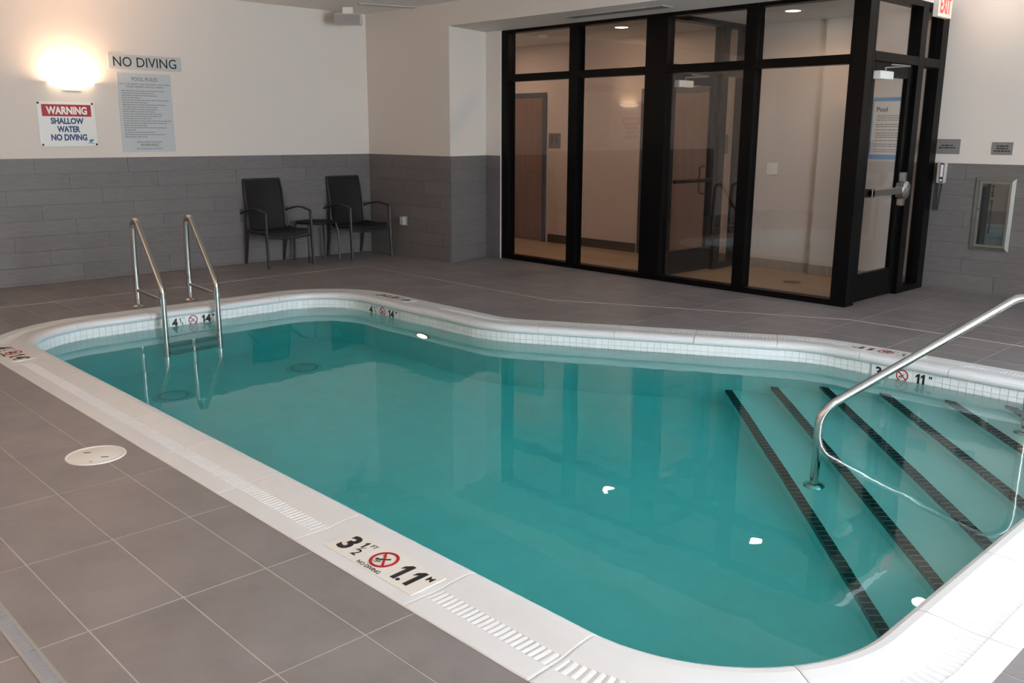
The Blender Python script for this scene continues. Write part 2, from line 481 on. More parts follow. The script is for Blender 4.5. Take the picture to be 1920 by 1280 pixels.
# window wall to the right of the camera and wall behind it
ww = MB().box(XW, XW+.15, YN, YR, 0, .20).box(XW, XW+.15, YN, YR, 2.75, ZC)
YWS = [-2.45, -.30, 1.85, 4.00, 6.15]; WW = 1.98
edges = [YN] + [e for y in YWS for e in (y, y+WW if y < 6 else 7.78)] + [YR]
for y0, y1 in zip(edges[::2], edges[1::2]): ww.box(XW, XW+.15, y0, y1, .20, 2.75)
struct('wall_window', ww, paint, 'window wall to the right of the pool')
for k, y in enumerate(YWS):
    y2 = y+WW if y < 6 else 7.78; ym = (y+y2)/2
    wf_ = struct('window_%d' % (k+4), MB().box(XW+.04, XW+.12, y, y+.05, .20, 2.75).box(XW+.04, XW+.12, y2-.05, y2, .20, 2.75)
                 .box(XW+.04, XW+.12, y+.05, y2-.05, .20, .25).box(XW+.04, XW+.12, y+.05, y2-.05, 2.70, 2.75).box(XW+.04, XW+.12, ym-.025, ym+.025, .25, 2.70), frame_m, 'tall daylight window')
    for a, b in ((y+.05, ym-.025), (ym+.025, y2-.05)): MB().box(XW+.075, XW+.081, a, b, .25, 2.70).build('pane', win_glass, wf_)
struct('wall_near', MB().box(XL-.15, XW+.15, YN-.15, YN, 0, ZC), paint, 'wall behind the camera')
struct('ceiling', MB().box(XL-.15, XW+.15, YN-.15, Y1, ZC, ZC+.12).box(XS, XW+.15, Y1, YR+.2, ZC, ZC+.12), ceilp, 'flat painted ceiling over the pool')

# ------------------------------------------------------------------ corridor and vestibule behind the glass
XH = -5.3
struct('floor_hall', MB().box(XH, XS, YS+.02, YR+.1, -.1, -.001), hall_floor, 'tan wood-look floor of the corridor behind the glass')
struct('ceiling_hall', MB().box(XH, XS+.05, YS+.1, YR+.1, ZHALL, ZHALL+.1), ceilp, 'corridor ceiling')
struct('wall_hall', MB().box(XH, -.10, YR, YR+.15, 0, ZHALL).box(XH-.1, XH, YS, YR+.1, 0, ZHALL).box(XH, -4.1, YS+.02, YS+.12, 0, ZHALL), hall_paint, 'beige corridor wall behind the glass')
struct('wall_vestibule', MB().box(-.10, .87, YR, YR+.15, 0, ZHALL).box(.87, XS-.02, YR-.07, YR+.15, 0, ZHALL), vest_paint, 'pale grey vestibule wall with a shallow projecting pier')
struct('baseboard_hall', MB().box(-3.20, -1.62, YR-.015, YR, 0, .115).box(-.47, -.12, YR-.015, YR, 0, .115), dark_base, 'dark baseboard along the corridor wall')
bv = struct('baseboard_vestibule', MB().box(-.05, .86, YR-.012, YR, 0, .11).box(.86, XS-.03, YR-.082, YR-.07, 0, .11), base_tile, 'mottled tile base along the vestibule wall')

def hall_door(idx, x0, x1, ztop, label, handle_right):
    d = struct('door_%d' % idx, MB().box(x0, x0+.06, YR-.03, YR+.02, 0, ztop).box(x1-.06, x1, YR-.03, YR+.02, 0, ztop).box(x0+.06, x1-.06, YR-.03, YR+.02, ztop-.06, ztop), mat('door_frame_paint', (.035, .034, .03), .5), label)
    MB().box(x0+.063, x1-.063, YR-.012, YR+.01, .01, ztop-.063).build('door_leaf', wood_door, d)
    hx = x1-.13 if handle_right else x0+.13
    MB().tube([(hx, YR-.012, .96), (hx, YR-.06, .96), (hx-.10 if handle_right else hx+.10, YR-.06, .96)], .009, 8).build('door_handle', brushed, d, True)
hall_door(3, -4.35, -3.25, 2.06, 'walnut corridor door in a dark frame beside the restroom plaque', True)
hall_door(4, -1.58, -.50, 2.06, 'walnut corridor door seen through the inner glass door', True)

# ------------------------------------------------------------------ black glazed partition
def grid_frame(o, name, M, verts, rails, depth):
    for a, b, z0, z1 in verts: MB().box(a, b, z0, z1, -depth, 0, M).build('mullion', frame_m, o, bevel=.003)
    for a, b, z0, z1 in rails: MB().box(a, b, z0, z1, -depth, 0, M).build('transom_rail', frame_m, o, bevel=.003)
ZT0, ZT1, ZTOP = 2.106, 2.185, 2.715
W1 = thing('window_1', (-.2, YS, 0), 'long black framed glass partition along the corridor', None, None, 'structure')
M1 = frame((0, YS, 0), (1, 0, 0), (0, 0, 1))
V1 = [(-2.43, -2.285), (-1.315, -1.185), (-.255, .015), (.905, 1.03), (1.945, 2.095)]
grid_frame(W1, 'w1', M1, [(a, b, 0, ZTOP) for a, b in V1],
           [(V1[i][1], V1[i+1][0], z0, z1) for i in range(4) for z0, z1 in ((0, .055), (ZT0, ZT1), (ZTOP-.065, ZTOP))], .12)
for i in range(4):
    for z0, z1 in ((.055, ZT0), (ZT1, ZTOP-.065)):
        MB().box(V1[i][1], V1[i+1][0], z0, z1, -.063, -.057, M1).build('pane', glass, W1)
# side with the door, facing +X
W2 = thing('window_2', (XS, 7.2, 0), 'narrow black framed side panel beside the glass pool door', None, None, 'structure')
M2 = frame((XS+.045, 0, 0), (0, 1, 0), (0, 0, 1))
grid_frame(W2, 'w2', M2, [(YS+.12, 6.44, 0, ZTOP), (7.33, 7.455, 0, ZTOP), (7.80, YR-.005, 0, ZTOP)],
           [(6.44, 7.33, ZT0+.03, ZT1+.03), (6.44, 7.33, ZTOP-.065, ZTOP), (7.455, 7.80, 0, .055), (7.455, 7.80, ZT0+.03, ZT1+.03), (7.455, 7.80, ZTOP-.065, ZTOP)], .12)
for a, b, z0, z1 in ((6.44, 7.33, ZT1+.03, ZTOP-.065), (7.455, 7.80, .055, ZT0+.03), (7.455, 7.80, ZT1+.03, ZTOP-.065)):
    MB().box(a, b, z0, z1, -.063, -.057, M2).build('pane', glass, W2)
def glass_door(idx, M, y0, y1, zt, label, sgn):
    d = thing('door_%d' % idx, M @ Vector(((y0+y1)/2, 0, -.06)), label, None, None, 'structure')
    y0 += .006; y1 -= .006; zt -= .006
    st = .105
    MB().box(y0, y0+st, .012, zt, -.085, -.035, M).build('stile', frame_m, d, bevel=.003)
    MB().box(y1-st, y1, .012, zt, -.085, -.035, M).build('stile', frame_m, d, bevel=.003)
    MB().box(y0+st, y1-st, .012, .265, -.085, -.035, M).build('bottom_rail', frame_m, d, bevel=.003)
    MB().box(y0+st, y1-st, zt-.115, zt, -.085, -.035, M).build('top_rail', frame_m, d, bevel=.003)
    MB().box(y0+st, y1-st, .265, zt-.115, -.063, -.057, M).build('pane', glass, d)
    return d
D1 = glass_door(1, M2, 6.44, 7.33, ZT0+.03, 'black framed glass door from the pool with a steel push bar', 1)
# push bar, latch box, closer on the pool side
bar = MB().box(6.53, 7.15, .975, 1.035, -.005, .045, M2).build('push_bar', brushed, D1, bevel=.006)
MB().box(6.53, 6.58, .965, 1.045, -.035, .045, M2).build('bar_bracket', brushed, bar, bevel=.005)
lt = MB().lathe([(.0, .055), (.06, .052), (.085, .035), (.09, -.035)], 28, M2 @ T(7.255, 1.005, 0)).build('latch_cover', steel, D1, True)
MB().box(7.225, 7.285, .86, 1.17, -.035, .018, M2).build('latch_plate', brushed, D1, bevel=.004)
cl = MB().box(6.50, 6.76, 1.985, 2.055, -.035, .035, M2).build('door_closer', white_p, D1, bevel=.008)
MB().tube([M2 @ Vector(p) for p in ((6.66, 2.06, .0), (6.66, 2.085, .0), (6.92, 2.105, .10), (6.80, 2.12, -.02))], .009, 8).build('closer_arm', brushed, cl, True)
# inner partition across the vestibule
W3 = thing('window_3', (-.12, 7.2, 0), 'inner black framed glass panel between corridor and vestibule', None, None, 'structure')
M3 = frame((-.06, 0, 0), (0, 1, 0), (0, 0, 1))
grid_frame(W3, 'w3', M3, [(YS+.12, 6.50, 0, ZTOP), (7.40, 7.52, 0, ZTOP), (7.84, YR, 0, ZTOP)],
           [(6.50, 7.40, ZT0+.03, ZT1+.03), (6.50, 7.40, ZTOP-.065, ZTOP), (7.52, 7.84, 0, .055), (7.52, 7.84, ZT0+.03, ZT1+.03), (7.52, 7.84, ZTOP-.065, ZTOP)], .12)
for a, b, z0, z1 in ((6.50, 7.40, ZT1+.03, ZTOP-.065), (7.52, 7.84, .055, ZT0+.03), (7.52, 7.84, ZT1+.03, ZTOP-.065)):
    MB().box(a, b, z0, z1, -.063, -.057, M3).build('pane', glass, W3)
D2 = glass_door(2, M3, 6.50, 7.40, ZT0+.03, 'inner black framed glass door with a dark cross bar', 1)
MB().box(6.60, 7.30, .995, 1.03, -.02, .02, M3).build('push_bar', frame_m, D2, bevel=.004)
MB().tube(arc_path([M3 @ Vector(p) for p in ((7.27, .86, -.085), (7.27, .86, -.15), (7.27, 1.16, -.15), (7.27, 1.16, -.085))], .03, 5), .012, 8).build('pull_handle', frame_m, D2, True)
cl = MB().box(6.57, 6.82, 1.985, 2.055, -.035, .035, M3).build('door_closer', white_p, D2, bevel=.008)
MB().tube([M3 @ Vector(p) for p in ((6.72, 2.06, .0), (6.72, 2.085, .0), (6.98, 2.105, .10), (6.86, 2.12, -.02))], .009, 8).build('closer_arm', brushed, cl, True)

# ------------------------------------------------------------------ swimming pool
pool = thing('swimming_pool', (1.5, 2.2, ZW-1.2), 'indoor swimming pool with white coping and corner entry steps', 'swimming pool')
def zfloor(x): return ZW - (1.02 + (4.78-x)/(4.78+1.76)*.36)
bm = bmesh.new()
top = [bm.verts.new((x, y, -.03)) for x, y in offset_poly(.006)]
bot = [bm.verts.new((x, y, zfloor(x))) for x, y in offset_poly(.006)]
for i in range(NPP):
    j = (i+1) % NPP
    if (top[i].co-top[j].co).length > 1e-7: bm.faces.new((top[i], top[j], bot[j], bot[i]))
bm.faces.new(bot)
bmesh.ops.remove_doubles(bm, verts=bm.verts, dist=1e-6)
bmesh.ops.recalc_face_normals(bm, faces=bm.faces)
bmesh.ops.reverse_faces(bm, faces=bm.faces)
me = bpy.data.meshes.new('basin'); bm.to_mesh(me); bm.free(); me.materials.append(plaster)
link('basin', me, pool)

# coping stones with finger-grip ridges
PROF = [(.035, -.050), (.004, -.050), (-.010, -.046), (-.020, -.036), (-.024, -.022), (-.021, -.006), (-.012, .005), (.004, .012), (.030, .015), (.075, .013),
        (.125, .007), (.148, .0035), (.152, .0035), (.185, .0025), (.218, .003), (.222, .004), (.250, .0035), (.305, .0035), (.310, .001), (.310, -.030)]
RIDGE = (12, 13, 14)
PITCH_R = .025
def coping(s0, s1, ridge=True):
    mb = MB(); g = .0014; L = s1-s0; step = PITCH_R/4
    n = max(2, int(round((L-2*g)/step))); k = len(PROF)
    flat0, flat1 = (s0+.008, s1-.008)
    for i in range(n+1):
        s = s0+g+(L-2*g)*i/n; p, nr = at(s)
        ph = (i % 4); amp = (0, .0011, .0, -.0020)[ph] if ridge and flat0 < s < flat1 else 0
        edge = -.0012 if i in (0, n) else 0
        for q, (u, z) in enumerate(PROF):
            zz = z + (amp if q in RIDGE else 0) + (edge if 6 <= q <= 17 else 0)
            v = p+nr*u; mb.v.append(Vector((v.x, v.y, zz)))
    for i in range(n):
        for q in range(k-1):
            mb.f.append((i*k+q, i*k+q+1, (i+1)*k+q+1, (i+1)*k+q))
        mb.f.append((i*k+k-1, i*k, (i+1)*k, (i+1)*k+k-1))
    mb.f.append(tuple(range(k-1, -1, -1))); mb.f.append(tuple(n*k+q for q in range(k)))
    o = mb.build('coping_stone', copem, pool); return o
sLa, sLb = s_of(-1.05, .5), s_of(4.12, .5)
LX = [-1.36, -.68, -.12, .49, 1.02, 1.66, 2.29, 2.92, 3.60, 4.16]
cuts = [s_of(x, .50) for x in LX]
cuts = [c if c > cuts[0]-.01 else c+PERIM for c in cuts]
a, b = cuts[-1], cuts[0]+PERIM
nst = int(round((b-a)/.615))
marks = [(-1.33, -.70), (2.94, 3.58)]
for i in range(len(cuts)-1): coping(cuts[i], cuts[i+1], i not in (0, 7))
MB_far = [(-1.0, 3.41), (3.12, 4.67)]
mids = [s_of(*q) for q in MB_far]
for i in range(nst):
    s0, s1 = a+(b-a)*i/nst, a+(b-a)*(i+1)/nst
    coping(s0, s1, not any(s0-.1 < q < s1+.1 for q in [mm+k_*PERIM for mm in mids for k_ in (0, 1, 2)]))

# waterline tiles: 2 inch mosaic, three courses
bed = MB(); 
TL = .0508; ncol = int(PERIM/TL); tl = PERIM/ncol
cand = []
WM = [((-1.76, 1.755), (-1.76, 2.185)), ((-1.185, 3.41), (-.69, 3.41)), ((3.10, 4.67), (3.545, 4.67))]
WS = []
for a_, b_ in WM:
    s0, s1 = sorted((s_of(*a_), s_of(*b_))); WS.append((s0, s1))
for r in range(3):
    z = -.0455-TL*(r+.5)
    for i in range(ncol):
        s = (i+.5)*tl; p, n = at(s)
        if r < 2 and any(s0-.01 < s < s1+.01 for s0, s1 in WS): continue
        q = project((p.x, p.y, z)); d = (Vector((p.x, p.y, z))-CAM)
        facing = (-d.x*-n.x + -d.y*-n.y)/d.length          # inner face looks along -n
        on = q and -10 < q[0] < 1930 and -10 < q[1] < 1290 and facing > .05 and r < 2
        cand.append((facing/d.length**2 if on else -1, s, z, p, n))
cand.sort(key=lambda t: -t[0])
tmesh = MB().box(-.0242, .0242, -.0242, .0242, -.002, .004).mesh('waterline_tile', bandm)
restw = MB()
for k, (sc_, s, z, p, n) in enumerate(cand):
    t = Vector((-n.y, n.x, 0)); M = frame((p.x+n.x*.004, p.y+n.y*.004, z), (n.y, -n.x, 0), (0, 0, 1))
    if M.col[2][0]*-n.x + M.col[2][1]*-n.y < 0: M = frame((p.x+n.x*.004, p.y+n.y*.004, z), (-n.y, n.x, 0), (0, 0, 1))
    if k < 300 and sc_ > 0:
        o = bpy.data.objects.new('waterline_tile', tmesh); col.objects.link(o); o.parent = pool
        o.matrix_parent_inverse = Matrix.Translation(-Vector(pool.location)); o.matrix_basis = M
    else: restw.box(-.0242, .0242, -.0242, .0242, -.002, .004, M)
tag(restw.build('waterline_tile_remainder', bandm, pool), kind='stuff')
gb = MB(); gp = offset_poly(.0045)
for i in range(NPP):
    j = (i+1) % NPP; n0 = len(gb.v)
    if (Vector(gp[i])-Vector(gp[j])).length < 1e-7: continue
    gb.v += [Vector((*gp[i], -.035)), Vector((*gp[j], -.035)), Vector((*gp[j], -.2)), Vector((*gp[i], -.2))]; gb.f.append((n0, n0+3, n0+2, n0+1))
gb.build('waterline_grout', bandg, pool)

# depth markers (lettering lies flat on coping or on the waterline band)
def no_dive(M, r, parent):
    k = 40
    ring = MB()
    for z in (.0005,):
        ring.lathe([(r*.80, 0), (r, 0), (r, .0012), (r*.80, .0012), (r*.80, 0)], k, M)
    ring.box(-r*.86, r*.86, -r*.085, r*.085, 0, .0013, M @ Matrix.Rotation(math.radians(-45), 4, 'Z'))
    ring.build('no_diving_ring', red_ink, parent)
    d = MB()
    d.tube([M @ Vector(q) for q in ((-r*.50, -r*.34, .0008), (-r*.20, -r*.12, .0008), (r*.06, .02*r, .0008), (r*.34, r*.30, .0008))], r*.055, 5)
    d.tube([M @ Vector(q) for q in ((-r*.20, -r*.12, .0008), (-r*.02, -r*.36, .0008), (-r*.28, -r*.44, .0008))], r*.04, 5)
    d.lathe([(0, .0010), (r*.09, .0010), (r*.09, 0)], 10, M @ T(-r*.48, -r*.18, 0))
    for y in (.30, -.55): d.box(-r*.55, -r*.1, y*r, y*r+.03*r, 0, .0008, M)
    d.build('diver_pictogram', black_ink, parent)
def marker(M, ft, mtr, wid, hgt, on_wall=False, caption=True):
    plate = MB().prism([(wid/2*a, hgt/2*b) for a, b in ((-1, -1), (1, -1), (1, 1), (-1, 1))], -.004, .0, M).build('depth_marker', cream if not on_wall else bandm, pool, bevel=.0)
    S = M @ T(0, 0, .0004)
    h = hgt*(.66 if not on_wall else .72)
    for x in (-wid*.165, wid*.165): MB().box(x-.0012, x+.0012, -hgt/2, hgt/2, 0, .0003, M).build('tile_joint', grey_sign if on_wall else copem, plate)
    text(ft, .1, S @ T(-wid*.385, 0), black_ink, plate, height=h, bold=.035)
    digits('1', S @ T(-wid*.272, h*.26), h*.42, black_ink, plate)
    MB().box(-.0016, .0016, -h*.20, h*.20, 0, .0006, S @ T(-wid*.252, 0) @ Matrix.Rotation(math.radians(-32), 4, 'Z')).build('fraction_bar', black_ink, plate)
    text('2', .1, S @ T(-wid*.232, -h*.26), black_ink, plate, height=h*.42, bold=.01)
    text('FT', .1, S @ T(-wid*.198, h*.40), black_ink, plate, height=h*.20)
    no_dive(S @ T(0, hgt*.05), hgt*(.36 if not on_wall else .40), plate)
    if caption: text('NO DIVING', .1, S @ T(0, -hgt*.40), black_ink, plate, width=wid*.25)
    digits(mtr.replace('.', '') if on_wall else mtr, S @ T(wid*.285, 0), h, black_ink, plate)
    text('M', .1, S @ T(wid*.440, h*.33), black_ink, plate, height=h*.28, bold=.012)
    return plate
ZM = .0086
marker(frame((3.30, .325, ZM), (1, 0, 0), (0, 1, .045)), '3', '1.1', .53, .155)
marker(frame((-1.03, .325, ZM), (1, 0, 0), (0, 1, .045)), '4', '1.4', .53, .155)
marker(frame((-1.00, 3.585, ZM), (-1, 0, 0), (0, -1, .045)), '4', '1.4', .50, .155)
marker(frame((3.12, 4.845, ZM), (-1, 0, 0), (0, -1, .045)), '3', '1.1', .50, .155)
marker(frame((-1.757, 1.97, -.098), (0, 1, 0), (0, 0, 1)), '4', '1.4', .43, .105, True, False)
marker(frame((-.94, 3.407, -.098), (1, 0, 0), (0, 0, 1)), '4', '1.4', .47, .105, True, False)
marker(frame((3.32, 4.667, -.098), (1, 0, 0), (0, 0, 1)), '3', '1.1', .43, .105, True, False)

# corner steps with black tile nosings
SS = [4.59, 4.91, 5.23, 5.55, 5.86, 6.12]; DEP = [.90, .745, .59, .435, .28, .125]
q2 = 2**-.5
base_poly = offset_poly(.004)
nmesh = MB().box(-.0230, .0230, -.050, .0015, -.004, .0018).box(-.0230, .0230, -.0015, .0018, -.050, -.0035).mesh('nosing_tile', black_tile)
for s_, d_ in zip(SS, DEP):
    poly = clip(base_poly, Vector((s_*q2, s_*q2)), Vector((q2, q2)))
    cl_ = []
    for p in poly:
        if not cl_ or (Vector(p)-Vector(cl_[-1])).length > 1e-5: cl_.append(p)
    st_ = MB().prism(cl_, zfloor(1.5), ZW-d_).build('entry_step', plaster, pool)
    e = sorted([p for p in cl_ if abs((p[0]+p[1])*q2-s_) < 1e-4], key=lambda p: p[0])
    A, B = Vector(e[0]), Vector(e[-1]); L = (B-A).length; t = (B-A).normalized(); nt_ = int(L/TL); 
    MB().box(0, L, -.052, .0008, -.052, .0006, frame((A.x, A.y, ZW-d_), (t.x, t.y, 0), (-q2, -q2, 0)) if False else
             Matrix(((t.x, -q2, 0, A.x), (t.y, -q2, 0, A.y), (0, 0, 1, ZW-d_), (0, 0, 0, 1)))).build('nosing_grout', pale_grout, st_)
    for i in range(nt_):
        c_ = A+t*(L*(i+.5)/nt_); pr = project((c_.x, c_.y, ZW-d_*.7))
        if not pr or pr[0] > 2100 or pr[1] > 1400: continue
        o = bpy.data.objects.new('nosing_tile', nmesh); col.objects.link(o); o.parent = st_
        o.matrix_basis = Matrix(((t.x, -q2, 0, c_.x), (t.y, -q2, 0, c_.y), (0, 0, 1, ZW-d_), (0, 0, 0, 1)))
# underwater light, main drains
pl_ = MB().lathe([(0, .012), (.055, .010), (.072, .004), (.074, -.03)], 24, frame((-.35, 3.405, -.545), (1, 0, 0), (0, 0, 1))).build('underwater_light', pool_glow, pool, True)
MB().lathe([(.074, -.03), (.074, .010), (.086, .010), (.090, -.03)], 24, frame((-.35, 3.405, -.545), (1, 0, 0), (0, 0, 1))).build('light_rim', brushed, pl_, True)
for x, y in ((-.97, 1.41), (-.95, 2.57)):
    zz = zfloor(x)
    dr = MB().lathe([(.0, .03), (.10, .028), (.13, .012), (.155, .008), (.16, -.004)], 28, T(x, y, zz)).build('main_drain', mat('drain_cover', (.62, .69, .68), .5), pool, True)
    MB().lathe([(.10, .0285), (.115, .0285), (.115, .02), (.10, .02), (.10, .0285)], 28, T(x, y, zz)).build('drain_ring', mat('drain_ring', (.36, .44, .45), .5), dr, True)

# water body
bm = bmesh.new()
wp = []
for p in offset_poly(.0075):
    if not wp or (Vector(p)-Vector(wp[-1])).length > 1e-5: wp.append(p)
if (Vector(wp[0])-Vector(wp[-1])).length < 1e-5: wp.pop()
a_ = [bm.verts.new((x, y, ZW)) for x, y in wp]; b_ = [bm.verts.new((x, y, ZW-1.6)) for x, y in wp]
bm.faces.new(a_); bm.faces.new(b_[::-1])
for i in range(len(wp)):
    j = (i+1) % len(wp); bm.faces.new((a_[j], a_[i], b_[i], b_[j]))
bmesh.ops.recalc_face_normals(bm, faces=bm.faces)
me = bpy.data.meshes.new('pool_water'); bm.to_mesh(me); bm.free(); me.materials.append(water)
tag(link('pool_water', me), 'calm clear teal water filling the swimming pool', 'water', None, 'stuff')

# ------------------------------------------------------------------ ladder
lad = thing('pool_ladder', (-1.9, 1.91, 0), 'stainless steel pool ladder rails hooked over the far coping', 'pool ladder')
def escutcheon(M, parent, r=.05): MB().lathe([(r, 0), (r, .006), (r*.8, .016), (.026, .022), (.026, 0), (r, 0)], 24, M).build('escutcheon', steel, parent, True)
for y in (1.67, 2.15):
    pth = arc_path([(-2.175, y, .002), (-2.175, y, .36), (-2.155, y, .905), (-1.645, y, .235), (-1.645, y, -1.05)], [.6, .075, .16], 10)
    rail = MB().tube(pth, .0235, 16).build('rail', steel, lad, True)
    escutcheon(T(-2.175, y, .003), lad)
    br = MB().tube([(-2.17, y, .155), (-1.65, y, .130)], .0165, 12).build('brace', steel, lad, True)
    for x, z in ((-2.172, .155), (-1.647, .130)):
        MB().tube([(x, y, z-.022), (x, y, z+.022)], .031, 14).build('clamp', steel, br, True)
for z in (-.44, -.70, -.96):
    MB().box(-1.70, -1.585, 1.69, 2.13, z-.02, z).build('tread', steel, lad, bevel=.008)

# stair rail standing on the submerged steps
hr = thing('stair_handrail', (3.46, 3.24, ZW-.9), 'polished steel handrail rising from the submerged corner steps', 'handrail')
hd = Vector((.569, .822, 0)); h0 = Vector((3.46, 3.24, 0))
def hp(u, z): p = h0+hd*u; return (p.x, p.y, z)
hz = lambda u: .0 + .52*(u-.018)
pth = arc_path([hp(0, ZW-.90), hp(0, hz(0)), hp(1.30, hz(1.30)+.02), hp(1.32, ZW-.28)], [.17, .12], 12)
MB().tube(pth, .0245, 20).build('rail_tube', steel, hr, True)
for u, z in ((0, ZW-.90), (1.32, ZW-.28)): escutcheon(T(*hp(u, z+.001)), hr, .062)

# ------------------------------------------------------------------ deck fittings
sk = thing('skimmer_lid', (1.45, -.01, 0), 'round white skimmer lid set in the deck tiles', 'skimmer lid')
MB().lathe([(.121, .0), (.121, .004), (.124, .0055), (.134, .005), (.136, .001), (.136, 0), (.121, 0)], 48, T(1.45, -.01, .0008)).build('rim', white_p, sk, True)
lid = MB().lathe([(0, .0045), (.112, .004), (.1195, .002), (.1195, 0)], 48, T(1.45, -.01, .0008)).build('lid', white_p, sk, True)
for dx, dy in ((-.055, -.02), (.06, .02)):
    MB().box(-.017, .017, -.005, .005, .0035, .0052, T(1.45+dx, -.01+dy, .0008) @ Matrix.Rotation(.9, 4, 'Z')).build('finger_slot', grey_ink, lid)
MB().lathe([(0, .0058), (.006, .0055), (.007, .004)], 12, T(1.53, -.062, .0008)).build('screw', brushed, lid)
td = thing('trench_drain', (3.0, -.782, 0), 'narrow slotted grey trench drain running along the deck', 'drain')
TD0, TD1, TDY = -1.2, 5.4, -.782
MB().box(TD0, TD1, TDY-.027, TDY-.0165, -.003, .0016).box(TD0, TD1, TDY+.0165, TDY+.027, -.003, .0016).build('edge_rail', mat('drain_rail', (.30, .29, .28), .5), td)
sl = MB()
x = TD0
while x < TD1:
    sl.box(x, x+.0072, TDY-.0165, TDY+.0165, -.002, .0013); x += .0125
tag(sl.build('grate', mat('grey_plastic_grate', (.30, .31, .34), .45), td), kind='stuff')
MB().box(TD0, TD1, TDY-.0165, TDY+.0165, -.003, -.0008).build('channel', mat('drain_channel', (.14, .15, .18), .6), td)

# ------------------------------------------------------------------ chairs and side table
def make_chair(loc, label):
    t = thing('sling_armchair', loc, label, 'chair', 'black armchairs against the tiled wall')
    X, Y = loc[0], loc[1]
    W = lambda x, y, z: (X+x, Y+y, z)
    # sling back: curved surface with thickness, leaning to the wall
    prof = [(-.175, .385), (-.200, .45), (-.215, .55), (-.222, .65), (-.235, .75), (-.255, .85), (-.285, .945), (-.292, .972)]
    mb = MB(); ny = 9
    for off in (0, .010):
        for x, z in prof:
            for j in range(ny):
                y = -.225 + .45*j/(ny-1)
                dip = .028*(1-(2*j/(ny-1)-1)**2)*(1 if .43 < z < .9 else .2)
                mb.v.append(Vector(W(x-dip-off, y, z)))
    n = len(prof)*ny
    for i in range(len(prof)-1):
        for j in range(ny-1):
            a = i*ny+j; mb.f.append((a, a+1, a+ny+1, a+ny)); mb.f.append((n+a, n+a+ny, n+a+ny+1, n+a+1))
    for i in range(len(prof)-1):
        for j in (0, ny-1):
            a = i*ny+j; mb.f.append((a, a+ny, n+a+ny, n+a))
    for i in (0, len(prof)-1):
        for j in range(ny-1):
            a = i*ny+j; mb.f.append((a, a+1, n+a+1, n+a))
    mb.build('backrest', sling, t, True)
    MB().tube([W(-.295, -.235, .970), W(-.298, 0, .972), W(-.295, .235, .970)], .014, 10).build('top_rail', chair_frame, t, True)
    # seat sling
    mb = MB(); sp = [(-.19, .418), (-.10, .405), (.02, .402), (.14, .408), (.24, .418), (.275, .412), (.285, .395)]
    for off in (0, .030):
        for x, z in sp:
            for j in range(ny):
                y = -.255 + .51*j/(ny-1); dip = .022*(1-(2*j/(ny-1)-1)**2)
                mb.v.append(Vector(W(x, y, z-dip-off)))
    n = len(sp)*ny
    for i in range(len(sp)-1):
        for j in range(ny-1):
            a = i*ny+j; mb.f.append((a, a+1, a+ny+1, a+ny)); mb.f.append((n+a, n+a+ny, n+a+ny+1, n+a+1))
    for i in range(len(sp)-1):
        for j in (0, ny-1):
            a = i*ny+j; mb.f.append((a, a+ny, n+a+ny, n+a))
    for i in (0, len(sp)-1):
        for j in range(ny-1):
            a = i*ny+j; mb.f.append((a, a+1, n+a+1, n+a))
    mb.build('seat', sling, t, True)
    for s in (-1, 1):
        MB().tube([W(-.185, s*.238, .40), W(-.205, s*.240, .47), W(-.222, s*.240, .65), W(-.255, s*.240, .85), W(-.292, s*.236, .972)], .011, 8, flat=(.018, .011)).build('back_rail', chair_frame, t, True)
        MB().tube([W(-.19, s*.268, .41), W(.02, s*.270, .395), W(.25, s*.270, .41)], .013, 8).build('seat_rail', chair_frame, t, True)
        MB().tube([W(.315, s*.292, 0), W(.300, s*.290, .30), W(.292, s*.288, .60), W(.288, s*.287, .625)], .014, 10, flat=(.021, .017)).build('leg', chair_frame, t, True)
        MB().tube([W(-.290, s*.250, 0), W(-.235, s*.252, .22), W(-.195, s*.254, .42), W(-.21, s*.250, .56)], .014, 10, flat=(.020, .016)).build('leg', chair_frame, t, True)
        MB().tube(arc_path([W(-.30, s*.275, .585), W(-.16, s*.280, .625), W(.06, s*.287, .668), W(.285, s*.288, .628)], [.3, .5], 6), .012, 10, flat=(.011, .022)).build('armrest', chair_frame, t, True)
    MB().tube([W(.298, -.285, .350), W(.304, -.14, .336), W(.306, 0, .326), W(.304, .14, .336), W(.298, .285, .350)], .012, 8).build('front_stretcher', chair_frame, t, True)
    return t
def dup(root, loc, label):
    r = root.copy(); col.objects.link(r); r.location = loc; r['label'] = label
    for ch in list(root.children):
        c = ch.copy(); col.objects.link(c); c.parent = r; c.matrix_parent_inverse = ch.matrix_parent_inverse
    return r
c0 = make_chair((-3.765, 3.96, 0), 'black sling armchair to the left of the low side table')
dup(c0, (-3.765, 5.085, 0), 'black sling armchair in the corner beside the wall outlet')
tb = thing('side_table', (-3.77, 4.50, 0), 'low dark side table between the two armchairs', 'table')
MB().lathe([(0, .445), (.225, .445), (.238, .452), (.238, .466), (.228, .470), (0, .470)], 32, T(-3.77, 4.50, 0)).build('table_top', sling, tb, True)
for sx in (-1, 1):
    for sy in (-1, 1):
        MB().tube([(-3.77+sx*.13, 4.50+sy*.19, .447), (-3.77+sx*.16, 4.50+sy*.205, .36), (-3.77+sx*.165, 4.50+sy*.215, 0)], .012, 8).build('leg', chair_frame, tb, True)

